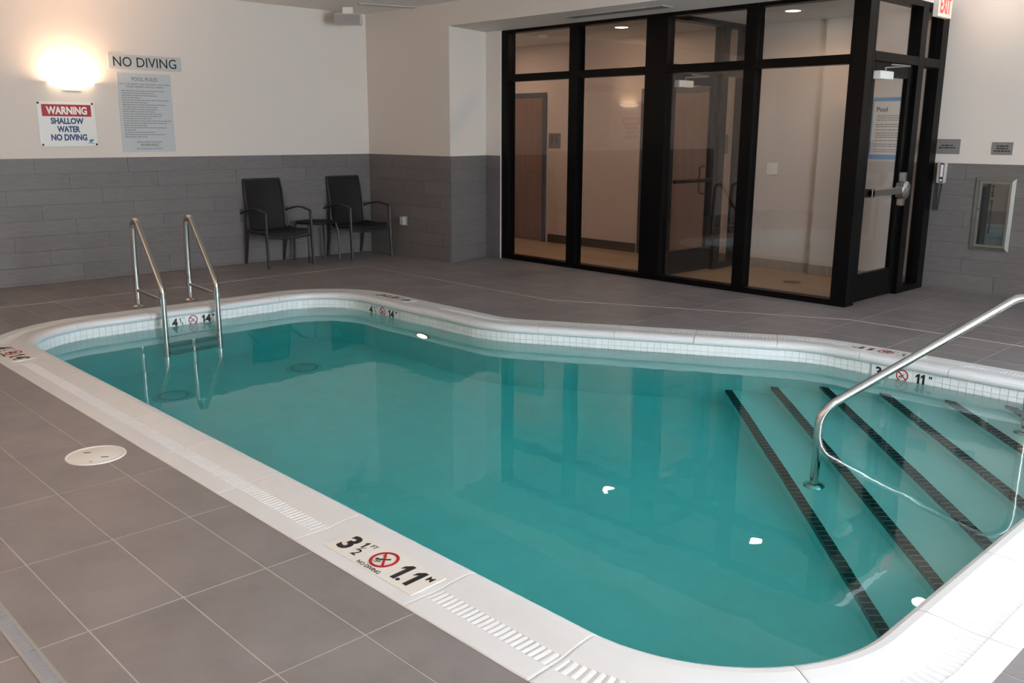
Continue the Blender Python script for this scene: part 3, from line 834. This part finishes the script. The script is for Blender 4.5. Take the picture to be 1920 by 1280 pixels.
# ------------------------------------------------------------------ signs and wall things on the left wall
ML = frame((XL, 0, 0), (0, 1, 0), (0, 0, 1))
def word_bars(M, x0, x1, y, h, m, mb, seed=0):
    rnd = random.Random(seed); x = x0
    while x < x1:
        wd = min(rnd.uniform(.012, .045), x1-x)
        if wd > .004: mb.box(x, x+wd, y-h/2, y+h/2, 0, .0005, M)
        x += wd+.0055
nd = thing('no_diving_sign', (XL, 2.70, 2.14), 'wide grey NO DIVING sign above the pool rules board', 'sign')
MB().box(2.318, 3.092, 2.140, 2.287, 0, .006, ML).build('panel', grey_sign, nd, bevel=.001)
text('NO', .12, ML @ T(2.463, 2.214, .007), black_ink, nd, width=.190, height=.098, bold=.004)
text('DIVING', .12, ML @ T(2.823, 2.214, .007), black_ink, nd, width=.425, height=.098, bold=.004)
pr_ = thing('pool_rules_sign', (XL, 2.68, 1.30), 'tall grey POOL RULES board on the left wall', 'sign')
MB().box(2.392, 2.962, 1.300, 2.104, 0, .006, ML).build('panel', mat('blue_grey_sign_plate', (.51, .53, .55), .4), pr_, bevel=.001)
S_ = ML @ T(0, 0, .0066)
text('POOL RULES', .05, S_ @ T(2.68, 2.045), grey_ink, pr_, width=.275, height=.036)
text('FOR YOUR SAFETY, AND THE SAFETY OF OTHERS', .02, S_ @ T(2.677, 1.992), grey_ink, pr_, width=.545, height=.017)
text('PLEASE OBSERVE THE FOLLOWING', .02, S_ @ T(2.677, 1.967), grey_ink, pr_, width=.395, height=.017)
ln = MB(); lens = [.46, .34, .38, .20, .50, .28, .46, .37, .37, .34, .42, .41, .30, .51, .46, .25, .45, .12, .32, .43, .24]
for i, L_ in enumerate(lens): word_bars(S_, 2.425, 2.425+L_, 1.925-i*.0235, .0085, grey_ink, ln, i)
word_bars(S_, 2.545, 2.82, 1.402, .009, grey_ink, ln, 77)
tag(ln.build('rule_lines', mat('pale_ink', (.24, .24, .25), .7), pr_), kind='stuff')
text('WARNING', .05, S_ @ T(2.680, 1.372), grey_ink, pr_, width=.200, height=.030)
text('NO LIFEGUARD ON DUTY', .02, S_ @ T(2.680, 1.333), grey_ink, pr_, width=.285, height=.016)
ws = thing('warning_sign', (XL, 1.87, 1.36), 'white WARNING SHALLOW WATER sign with a red header', 'sign')
MB().box(1.588, 2.140, 1.362, 1.795, 0, .008, ML).build('panel', sign_white, ws, bevel=.002)
MB().box(1.630, 2.100, 1.655, 1.770, .0075, .0088, ML).build('red_header', red_ink, ws)
S_ = ML @ T(0, 0, .009)
text('WARNING', .1, S_ @ T(1.865, 1.712), white_ink, ws, width=.39, height=.078, bold=.042)
text('SHALLOW', .1, S_ @ T(1.862, 1.610), blue_ink, ws, width=.315, height=.062, bold=.042)
text('WATER', .1, S_ @ T(1.868, 1.530), blue_ink, ws, width=.220, height=.062, bold=.042)
text('NO DIVING', .1, S_ @ T(1.866, 1.450), blue_ink, ws, width=.345, height=.064, bold=.042)
lg = MB().lathe([(0, .001), (.014, .0008), (.016, 0)], 16, S_ @ T(2.072, 1.415)).lathe([(0, .001), (.009, .0008), (.010, 0)], 12, S_ @ T(2.092, 1.424))
lg.box(2.045, 2.105, 1.390, 1.396, 0, .0008, S_).build('logo', mat('teal_ink', (.03, .20, .33), .5), ws)
for u, v in ((1.602, 1.782), (2.116, 1.782), (1.612, 1.378), (2.128, 1.380)):
    MB().lathe([(0, .006), (.008, .005), (.011, 0)], 14, ML @ T(u, v, .008)).build('bolt', black_ink, ws, True)

# wall sconce: shallow half dish throwing light up the wall
def sconce(Mw, label, power):
    """Mw: u along wall, v up, n out of the wall; origin at the dish rim centre on the wall"""
    loc = Mw.translation.copy()
    t = thing('wall_sconce', loc, label, 'wall lamp', 'uplight wall sconces')
    Ax = Mw @ Matrix.Rotation(-PI/2, 4, 'X')       # local z -> wall up, local y -> -n
    a, b, h = .225, .13, .042
    mb = MB(); nz = 8; na = 28
    for off in (0., .006):
        for i in range(nz+1):
            ph = (PI/2)*i/nz; r = math.cos(ph); z = -(h-off)*math.sin(ph)
            for k in range(na+1):
                an = PI*k/na; mb.v.append(Mw @ Vector(((a-off)*r*math.cos(an), z, max(.0005, (b-off)*r*math.sin(an)))))
    n1 = (nz+1)*(na+1)
    for i in range(nz):
        for k in range(na):
            q = i*(na+1)+k
            mb.f.append((q, q+1, q+na+2, q+na+1)); mb.f.append((n1+q, n1+q+na+1, n1+q+na+2, n1+q+1))
    for k in range(na): mb.f.append((k, n1+k, n1+k+1, k+1))
    mb.build('dish', emission('opal_glass', (1., .80, .56), 3.6) if 'opal_glass' not in MATS else MATS['opal_glass'], t, True)
    MB().box(-.09, .09, -.075, -.035, 0, .018, Mw).build('backplate', white_p, t, bevel=.004)
    MB().tube([Mw @ Vector((-.10, -.02, .055)), Mw @ Vector((.10, -.02, .055))], .012, 10).build('lamp_tube', warm_glow, t, True)
    d = bpy.data.lights.new('sconce_lamp', 'AREA'); d.shape = 'RECTANGLE'; d.size = .34; d.size_y = .09; d.energy = power; d.color = (1., .64, .38)
    o = bpy.data.objects.new('sconce_lamp', d); col.objects.link(o); o.parent = t; o.matrix_parent_inverse = Matrix.Translation(-loc)
    up = (Mw.to_3x3() @ Vector((0, 1, 0)))
    o.matrix_basis = Matrix.Translation(Mw @ Vector((0, .003, .062))) @ ((-up).to_track_quat('Z', 'Y').to_matrix().to_4x4() if True else Matrix())
    nrm = (Mw.to_3x3() @ Vector((1, 0, 0)))
    o.matrix_basis = Matrix.Translation(Mw @ Vector((0, .003, .062))) @ Matrix((nrm, (-up).cross(nrm), -up)).transposed().to_4x4()
    return t
sconce(frame((XL, 1.935, 1.978), (0, 1, 0), (0, 0, 1)), 'lit half-dish wall sconce above the white warning sign', 14)
for x, lab in ((-2.2, 'added warm fill sconce, unseen on the near wall, closest to the left wall'), (1.2, 'added warm fill sconce, unseen at the middle of the near wall'), (4.2, 'added warm fill sconce, unseen on the near wall, closest to the windows')):  # unseen sconce copies added behind the camera to warm the back wall
    sconce(frame((x, YN, 1.985), (-1, 0, 0), (0, 0, 1)), lab, 36)

# outlet with weather cover on the short back wall
MBk = frame((0, Y1-.011, 0), (1, 0, 0), (0, 0, 1))
ot = thing('wall_outlet', (-3.33, Y1-.011, .38), 'grey weatherproof outlet box low on the brown wall', 'outlet')
MB().box(-3.375, -3.285, .385, .50, 0, .012, MBk).build('plate', mat('outlet_grey', (.30, .31, .31), .4), ot, bevel=.003)
MB().box(-3.365, -3.295, .392, .492, .012, .06, MBk).build('cover', mat('outlet_cover', (.42, .44, .46), .3), ot, bevel=.006)
# loudspeaker box hung under the ceiling near the corner, and a ceiling diffuser
sp = thing('ceiling_speaker', (-3.62, 4.95, 2.74), 'small box loudspeaker hung under the ceiling near the far corner', 'loudspeaker')
MS = frame((-3.62, 4.95, 2.80), (CR.x, CR.y, 0), (0, 0, 1))
MB().box(-.155, .155, -.055, .065, -.14, 0, MS).build('cabinet', mat('speaker_cabinet', (.62, .58, .54), .5), sp, bevel=.012)
MB().box(-.148, .148, -.052, .055, 0, .006, MS).build('grille', mat('speaker_grille', (.30, .285, .285), .7), sp, bevel=.003)
MB().box(-.06, .06, .065, .14, -.10, -.04, MS).build('bracket', white_p, sp)
df = thing('ceiling_diffuser', (-3.2, 5.25, ZC), 'slim grey linear air diffuser in the ceiling corner', 'air diffuser')
MD = frame((-3.18, 5.22, ZC), (.30, .95, 0), (-.95, .30, 0))
MB().box(-.36, .36, -.05, .05, -.012, .012, MD).build('frame', mat('diffuser_grey', (.40, .39, .39), .5), df)
for k in range(3): MB().box(-.34, .34, -.036+.028*k, -.022+.028*k, .010, .0145, MD).build('slot', mat('diffuser_slot', (.12, .12, .12), .6), df)
sd = thing('slot_diffuser', (-.3, 5.9, ZH), 'long grey slot diffuser under the header beam', 'air diffuser')
MB().box(-.95, .30, 5.80, 5.96, ZH-.008, ZH).build('frame', mat('diffuser_grey', (.40, .39, .39), .5), sd)
for k in range(3): MB().box(-.93, .28, 5.825+.042*k, 5.85+.042*k, ZH-.0095, ZH-.006).build('slot', mat('diffuser_slot', (.12, .12, .12), .6), sd)

# ------------------------------------------------------------------ things on the far right wall
MR = frame((0, YR-.011, 0), (1, 0, 0), (0, 0, 1)); MRp = frame((0, YR, 0), (1, 0, 0), (0, 0, 1))
for u0, u1, v0, v1, rows, lab in ((2.083, 2.316, 1.332, 1.475, ((-.055, .05), (-.08, .075)), 'grey notice plaque directly above the wall phone'),
                                  (2.608, 2.792, 1.333, 1.450, ((-.05, .055), (-.05, .055), (-.072, .072)), 'grey notice plaque above the extinguisher cabinet')):
    pq = thing('notice_plaque', ((u0+u1)/2, YR, v0), lab, 'sign', 'grey notice plaques on the white wall')
    MB().box(u0, u1, v0, v1, 0, .008, MRp).build('panel', dark_grey_sign, pq, bevel=.002)
    b_ = MB(); S_ = MRp @ T((u0+u1)/2, (v0+v1)/2, .0084)
    for i, (x0, x1) in enumerate(rows): word_bars(S_, x0, x1, (len(rows)-1)*.0115-i*.023, .011, black_ink, b_, i+int(u0*100))
    tag(b_.build('notice_text', black_ink, pq), kind='stuff')
ph = thing('wall_phone', (2.198, YR, 1.04), 'pale wall telephone with a dark hanging cord', 'telephone')
MB().box(2.150, 2.226, 1.052, 1.250, 0, .075, MR).build('body', mat('phone_beige', (.50, .48, .45), .5), ph, bevel=.012)
MB().box(2.188, 2.224, 1.060, 1.246, .074, .088, MR).build('handset', mat('phone_navy', (.02, .03, .06), .35), ph, bevel=.008)
MB().box(2.194, 2.218, 1.115, 1.232, .087, .091, MR).build('label_strip', mat('phone_label', (.80, .72, .76), .5), ph)
MB().box(2.196, 2.216, 1.072, 1.092, .087, .091, MR).build('button', mat('phone_button', (.75, .80, .85), .5), ph)
MB().tube([MR @ Vector(p) for p in ((2.160, 1.055, .03), (2.160, .93, .03), (2.166, .80, .035), (2.172, .787, .035), (2.178, .80, .035), (2.190, .92, .045), (2.206, 1.055, .055))], .0075, 8).build('cord', black_ink, ph, True)
cab = thing('extinguisher_cabinet', (2.69, YR, .43), 'steel framed recessed fire extinguisher cabinet with glass door', 'cabinet')
U0, U1, Z0, Z1 = 2.515, 2.870, .428, 1.120
fr_ = MB()
for a in (((U0, Z0), (U1, Z0), (CB[1], CB[2]), (CB[0], CB[2])), ((U1, Z0), (U1, Z1), (CB[1], CB[3]), (CB[1], CB[2])),
          ((U1, Z1), (U0, Z1), (CB[0], CB[3]), (CB[1], CB[3])), ((U0, Z1), (U0, Z0), (CB[0], CB[2]), (CB[0], CB[3]))):
    n0 = len(fr_.v)
    fr_.v += [MR @ Vector((a[0][0], a[0][1], 0)), MR @ Vector((a[1][0], a[1][1], 0)), MR @ Vector((a[1][0], a[1][1], .018)), MR @ Vector((a[0][0], a[0][1], .018)),
              MR @ Vector((a[2][0], a[2][1], .030)), MR @ Vector((a[3][0], a[3][1], .030)), MR @ Vector((a[2][0], a[2][1], -.02)), MR @ Vector((a[3][0], a[3][1], -.02))]
    fr_.f += [tuple(n0+i for i in q) for q in ((0, 1, 2, 3), (3, 2, 4, 5), (5, 4, 6, 7))]
fr_.build('trim_frame', mat('satin_steel', (.33, .33, .30), .36, metal=.85), cab)
MB().box(CB[0], CB[1], CB[2], CB[3], -.155, -.150, MR).box(CB[0], CB[0]+.004, CB[2], CB[3], -.15, -.01, MR).box(CB[1]-.004, CB[1], CB[2], CB[3], -.15, -.01, MR)\
    .box(CB[0], CB[1], CB[2], CB[2]+.004, -.15, -.01, MR).box(CB[0], CB[1], CB[3]-.004, CB[3], -.15, -.01, MR).build('tub', mat('cabinet_inside', (.84, .84, .82), .6), cab)
cd = MB()
for r in cut([(CB[0]+.003, CB[1]-.003, CB[2]+.003, CB[3]-.003)], (CB[0]+.024, CB[1]-.024, CB[2]+.026, CB[3]-.026)): cd.box(r[0], r[1], r[2], r[3], .004, .020, MR)
cdo = cd.build('door_frame', mat('satin_steel', (.33, .33, .30), .36, metal=.85), cab)
MB().box(CB[0]+.022, CB[1]-.022, CB[2]+.024, CB[3]-.024, .010, .014, MR).build('pane', cab_glass, cdo)
MB().tube([MR @ Vector(p) for p in ((2.566, .745, .018), (2.566, .745, .042), (2.566, .825, .042), (2.566, .825, .018))], .005, 8).build('pull_handle', steel, cdo, True)
word = 'FIRE EXTINGUISHER'
for i, ch in enumerate(word):
    if ch != ' ': text(ch, .03, MR @ T(2.672, 1.035-i*.0268, .0146), black_ink, cab, width=.021 if ch != 'I' else .008, height=.022, bold=.05)
ex = thing('fire_extinguisher', (2.665, YR+.08, CB[2]), 'dark fire extinguisher standing inside the wall cabinet', 'fire extinguisher')
Mx = T(2.655, YR+.075, CB[2]+.004)
MB().lathe([(0, 0), (.058, 0), (.062, .006), (.062, .33), (.052, .37), (.026, .395), (.018, .40), (.018, .43), (0, .43)], 28, Mx).build('cylinder', mat('extinguisher_red', (.30, .03, .03), .35), ex, True)
MB().box(-.012, .012, -.055, .02, .43, .445, Mx).box(-.010, .010, -.075, .02, .465, .478, Mx).box(-.014, .014, -.01, .02, .43, .478, Mx).build('valve_handle', frame_m, ex)
MB().tube([Mx @ Vector(p) for p in ((-.02, -.01, .45), (-.075, -.03, .40), (-.078, -.045, .25), (-.075, -.05, .10))], .010, 8).build('hose', black_ink, ex, True)
MB().box(-.03, .03, -.0635, -.0615, .10, .22, Mx).build('label', mat('extinguisher_tag', (.62, .42, .36), .5), ex)

# exit sign above the glass door
es = thing('exit_sign', (XS+.05, 7.67, 2.585), 'illuminated red EXIT sign above the glass pool door', 'exit sign')
ME = frame((XS+.048, 0, 0), (0, 1, 0), (0, 0, 1))
MB().box(7.515, 7.825, 2.582, 2.785, .0, .052, ME).build('housing', exit_body, es, bevel=.004)
text('EXIT', .15, ME @ T(7.67, 2.690, .0526), exit_red, es, width=.235, height=.150, bold=.03)

# ------------------------------------------------------------------ things seen behind the glass
MH = frame((0, YR, 0), (1, 0, 0), (0, 0, 1))
rs = thing('restroom_plaque', (-3.1, YR, 1.31), 'brown restroom plaque beside the walnut corridor door', 'sign')
MB().box(-3.205, -2.985, 1.312, 1.512, 0, .010, MH).build('panel', mat('bronze_plate', (.13, .09, .07), .5), rs, bevel=.002)
for dx in (-.045, .045):
    g_ = MB().lathe([(0, .0015), (.014, .001), (.014, 0)], 14, MH @ T(-3.095+dx, 1.475, .0102))
    g_.prism([(-.022, 0), (.022, 0), (.012, .055), (-.012, .055)] if dx > 0 else [(-.013, 0), (.013, 0), (.024, .055), (-.024, .055)], 0, .0015, MH @ T(-3.095+dx, 1.40, .0102))
    g_.box(-.010, -.002, -.04, 0, 0, .0015, MH @ T(-3.095+dx, 1.40, .0102)).box(.002, .010, -.04, 0, 0, .0015, MH @ T(-3.095+dx, 1.40, .0102))
    g_.build('pictogram', mat('plate_glyph', (.035, .026, .022), .5), rs)
p2 = thing('corridor_plaque', (-.40, YR, 1.29), 'blank brown plaque seen through the inner side panel', 'sign')
MB().box(-.475, -.30, 1.285, 1.51, 0, .010, MH).build('panel', mat('bronze_plate', (.13, .09, .07), .5), p2, bevel=.002)
MB().box(-.482, -.293, 1.278, 1.517, 0, .004, MH).build('backing', white_p, p2)
sw = thing('light_switch', (.30, YR, 1.07), 'white switch plate on the vestibule wall', 'light switch')
MB().box(.235, .365, 1.070, 1.197, 0, .007, MH).build('plate', white_p, sw, bevel=.002)
for dx in (-.028, .028): MB().box(.30+dx-.016, .30+dx+.016, 1.10, 1.167, .007, .010, MH).build('rocker', white_p, sw, bevel=.001)
po = thing('pool_poster', (1.62, YR-.07, 1.27), 'blue bordered pool poster seen through the glass door', 'poster')
MP = frame((0, YR-.07, 0), (1, 0, 0), (0, 0, 1))
MB().box(1.418, 1.893, 1.268, 1.88, 0, .006, MP).build('border', mat('poster_blue', (.035, .22, .50), .5), po)
MB().box(1.455, 1.856, 1.316, 1.842, .005, .0068, MP).build('sheet', mat('poster_white', (.66, .65, .63), .5), po)
text('Pool', .065, MP @ T(1.485, 1.762, .0072), blue_ink, po, bold=.03, align='LEFT')
bb = MB()
for i, (yy, n_) in enumerate(((1.70, 3), (1.615, 2), (1.56, 1), (1.53, 3), (1.455, 1), (1.42, 2), (1.365, 2))):
    bb.box(1.473, 1.479, yy-.004, yy+.004, 0, .0004, MP @ T(0, 0, .0070))
    for k in range(n_): word_bars(MP @ T(0, 0, .0070), 1.495, 1.80, yy-k*.021, .008, grey_ink, bb, i*5+k)
tag(bb.build('poster_text', grey_ink, po), kind='stuff')
sm = thing('smoke_detector', (-2.50, 7.08, ZHALL), 'small white smoke detector on the corridor ceiling', 'smoke detector')
MB().lathe([(0, -.042), (.035, -.040), (.050, -.026), (.052, -.012), (.065, -.010), (.065, 0), (0, 0)], 24, T(-2.50, 7.08, ZHALL)).build('housing', white_p, sm, True)
fd = thing('floor_drain', (1.03, 7.25, 0), 'small dark round drain in the vestibule floor', 'drain')
MB().lathe([(0, .004), (.085, .004), (.095, .001), (.095, 0)], 28, T(1.03, 7.25, 0)).build('cover', mat('drain_bronze', (.10, .075, .055), .5), fd, True)
for k, (x, y) in enumerate(((.90, 7.115), (-1.235, 7.07), (-3.6, 7.07))):
    dl = thing('recessed_downlight', (x, y, ZHALL), ('round ceiling downlight in the vestibule', 'round ceiling downlight in the corridor', 'corridor downlight near the walnut door')[k], 'ceiling light', 'corridor downlights')
    MB().lathe([(.072, .0), (.074, -.004), (.098, -.004), (.100, 0), (.072, 0)], 32, T(x, y, ZHALL)).build('trim_ring', white_p, dl, True)
    MB().lathe([(0, -.003), (.072, -.003), (.072, 0)], 32, T(x, y, ZHALL)).build('lens', down_glow, dl)
    d = bpy.data.lights.new('downlight_lamp', 'AREA'); d.shape = 'DISK'; d.size = .13; d.energy = (6.5, 8, 8)[k]; d.color = (1., .76, .55)
    o = bpy.data.objects.new('downlight_lamp', d); col.objects.link(o); o.location = (0, 0, -.008); o.parent = dl
DLP = [(2.583, 7.551), (.8, -1.3), (3.2, -1.3), (6.4, .8), (6.4, 3.2)]  # alcove lamp first; the rest are unseen fill lamps added over the deck
DLL = ['ceiling downlight in the alcove beside the glass pool door', 'added unseen fill downlight over the deck, first from the left wall', 'added unseen fill downlight over the deck near the trench drain',
       'added unseen fill downlight over the deck by the near windows', 'added unseen fill downlight over the deck by the middle windows']
for k, (x, y) in enumerate(DLP):
    dl = thing('recessed_downlight', (x, y, ZC), DLL[k], 'ceiling light', 'pool ceiling downlights')
    MB().lathe([(.082, .0), (.084, -.004), (.108, -.004), (.110, 0), (.082, 0)], 32, T(x, y, ZC)).build('trim_ring', white_p, dl, True)
    MB().lathe([(0, -.003), (.082, -.003), (.082, 0)], 32, T(x, y, ZC)).build('lens', down_glow, dl)
    d = bpy.data.lights.new('downlight_lamp', 'AREA'); d.shape = 'DISK'; d.size = .15; d.energy = 1.5 if k == 0 else 6; d.color = (1., .77, .58)
    o = bpy.data.objects.new('downlight_lamp', d); col.objects.link(o); o.location = (0, 0, -.008); o.parent = dl
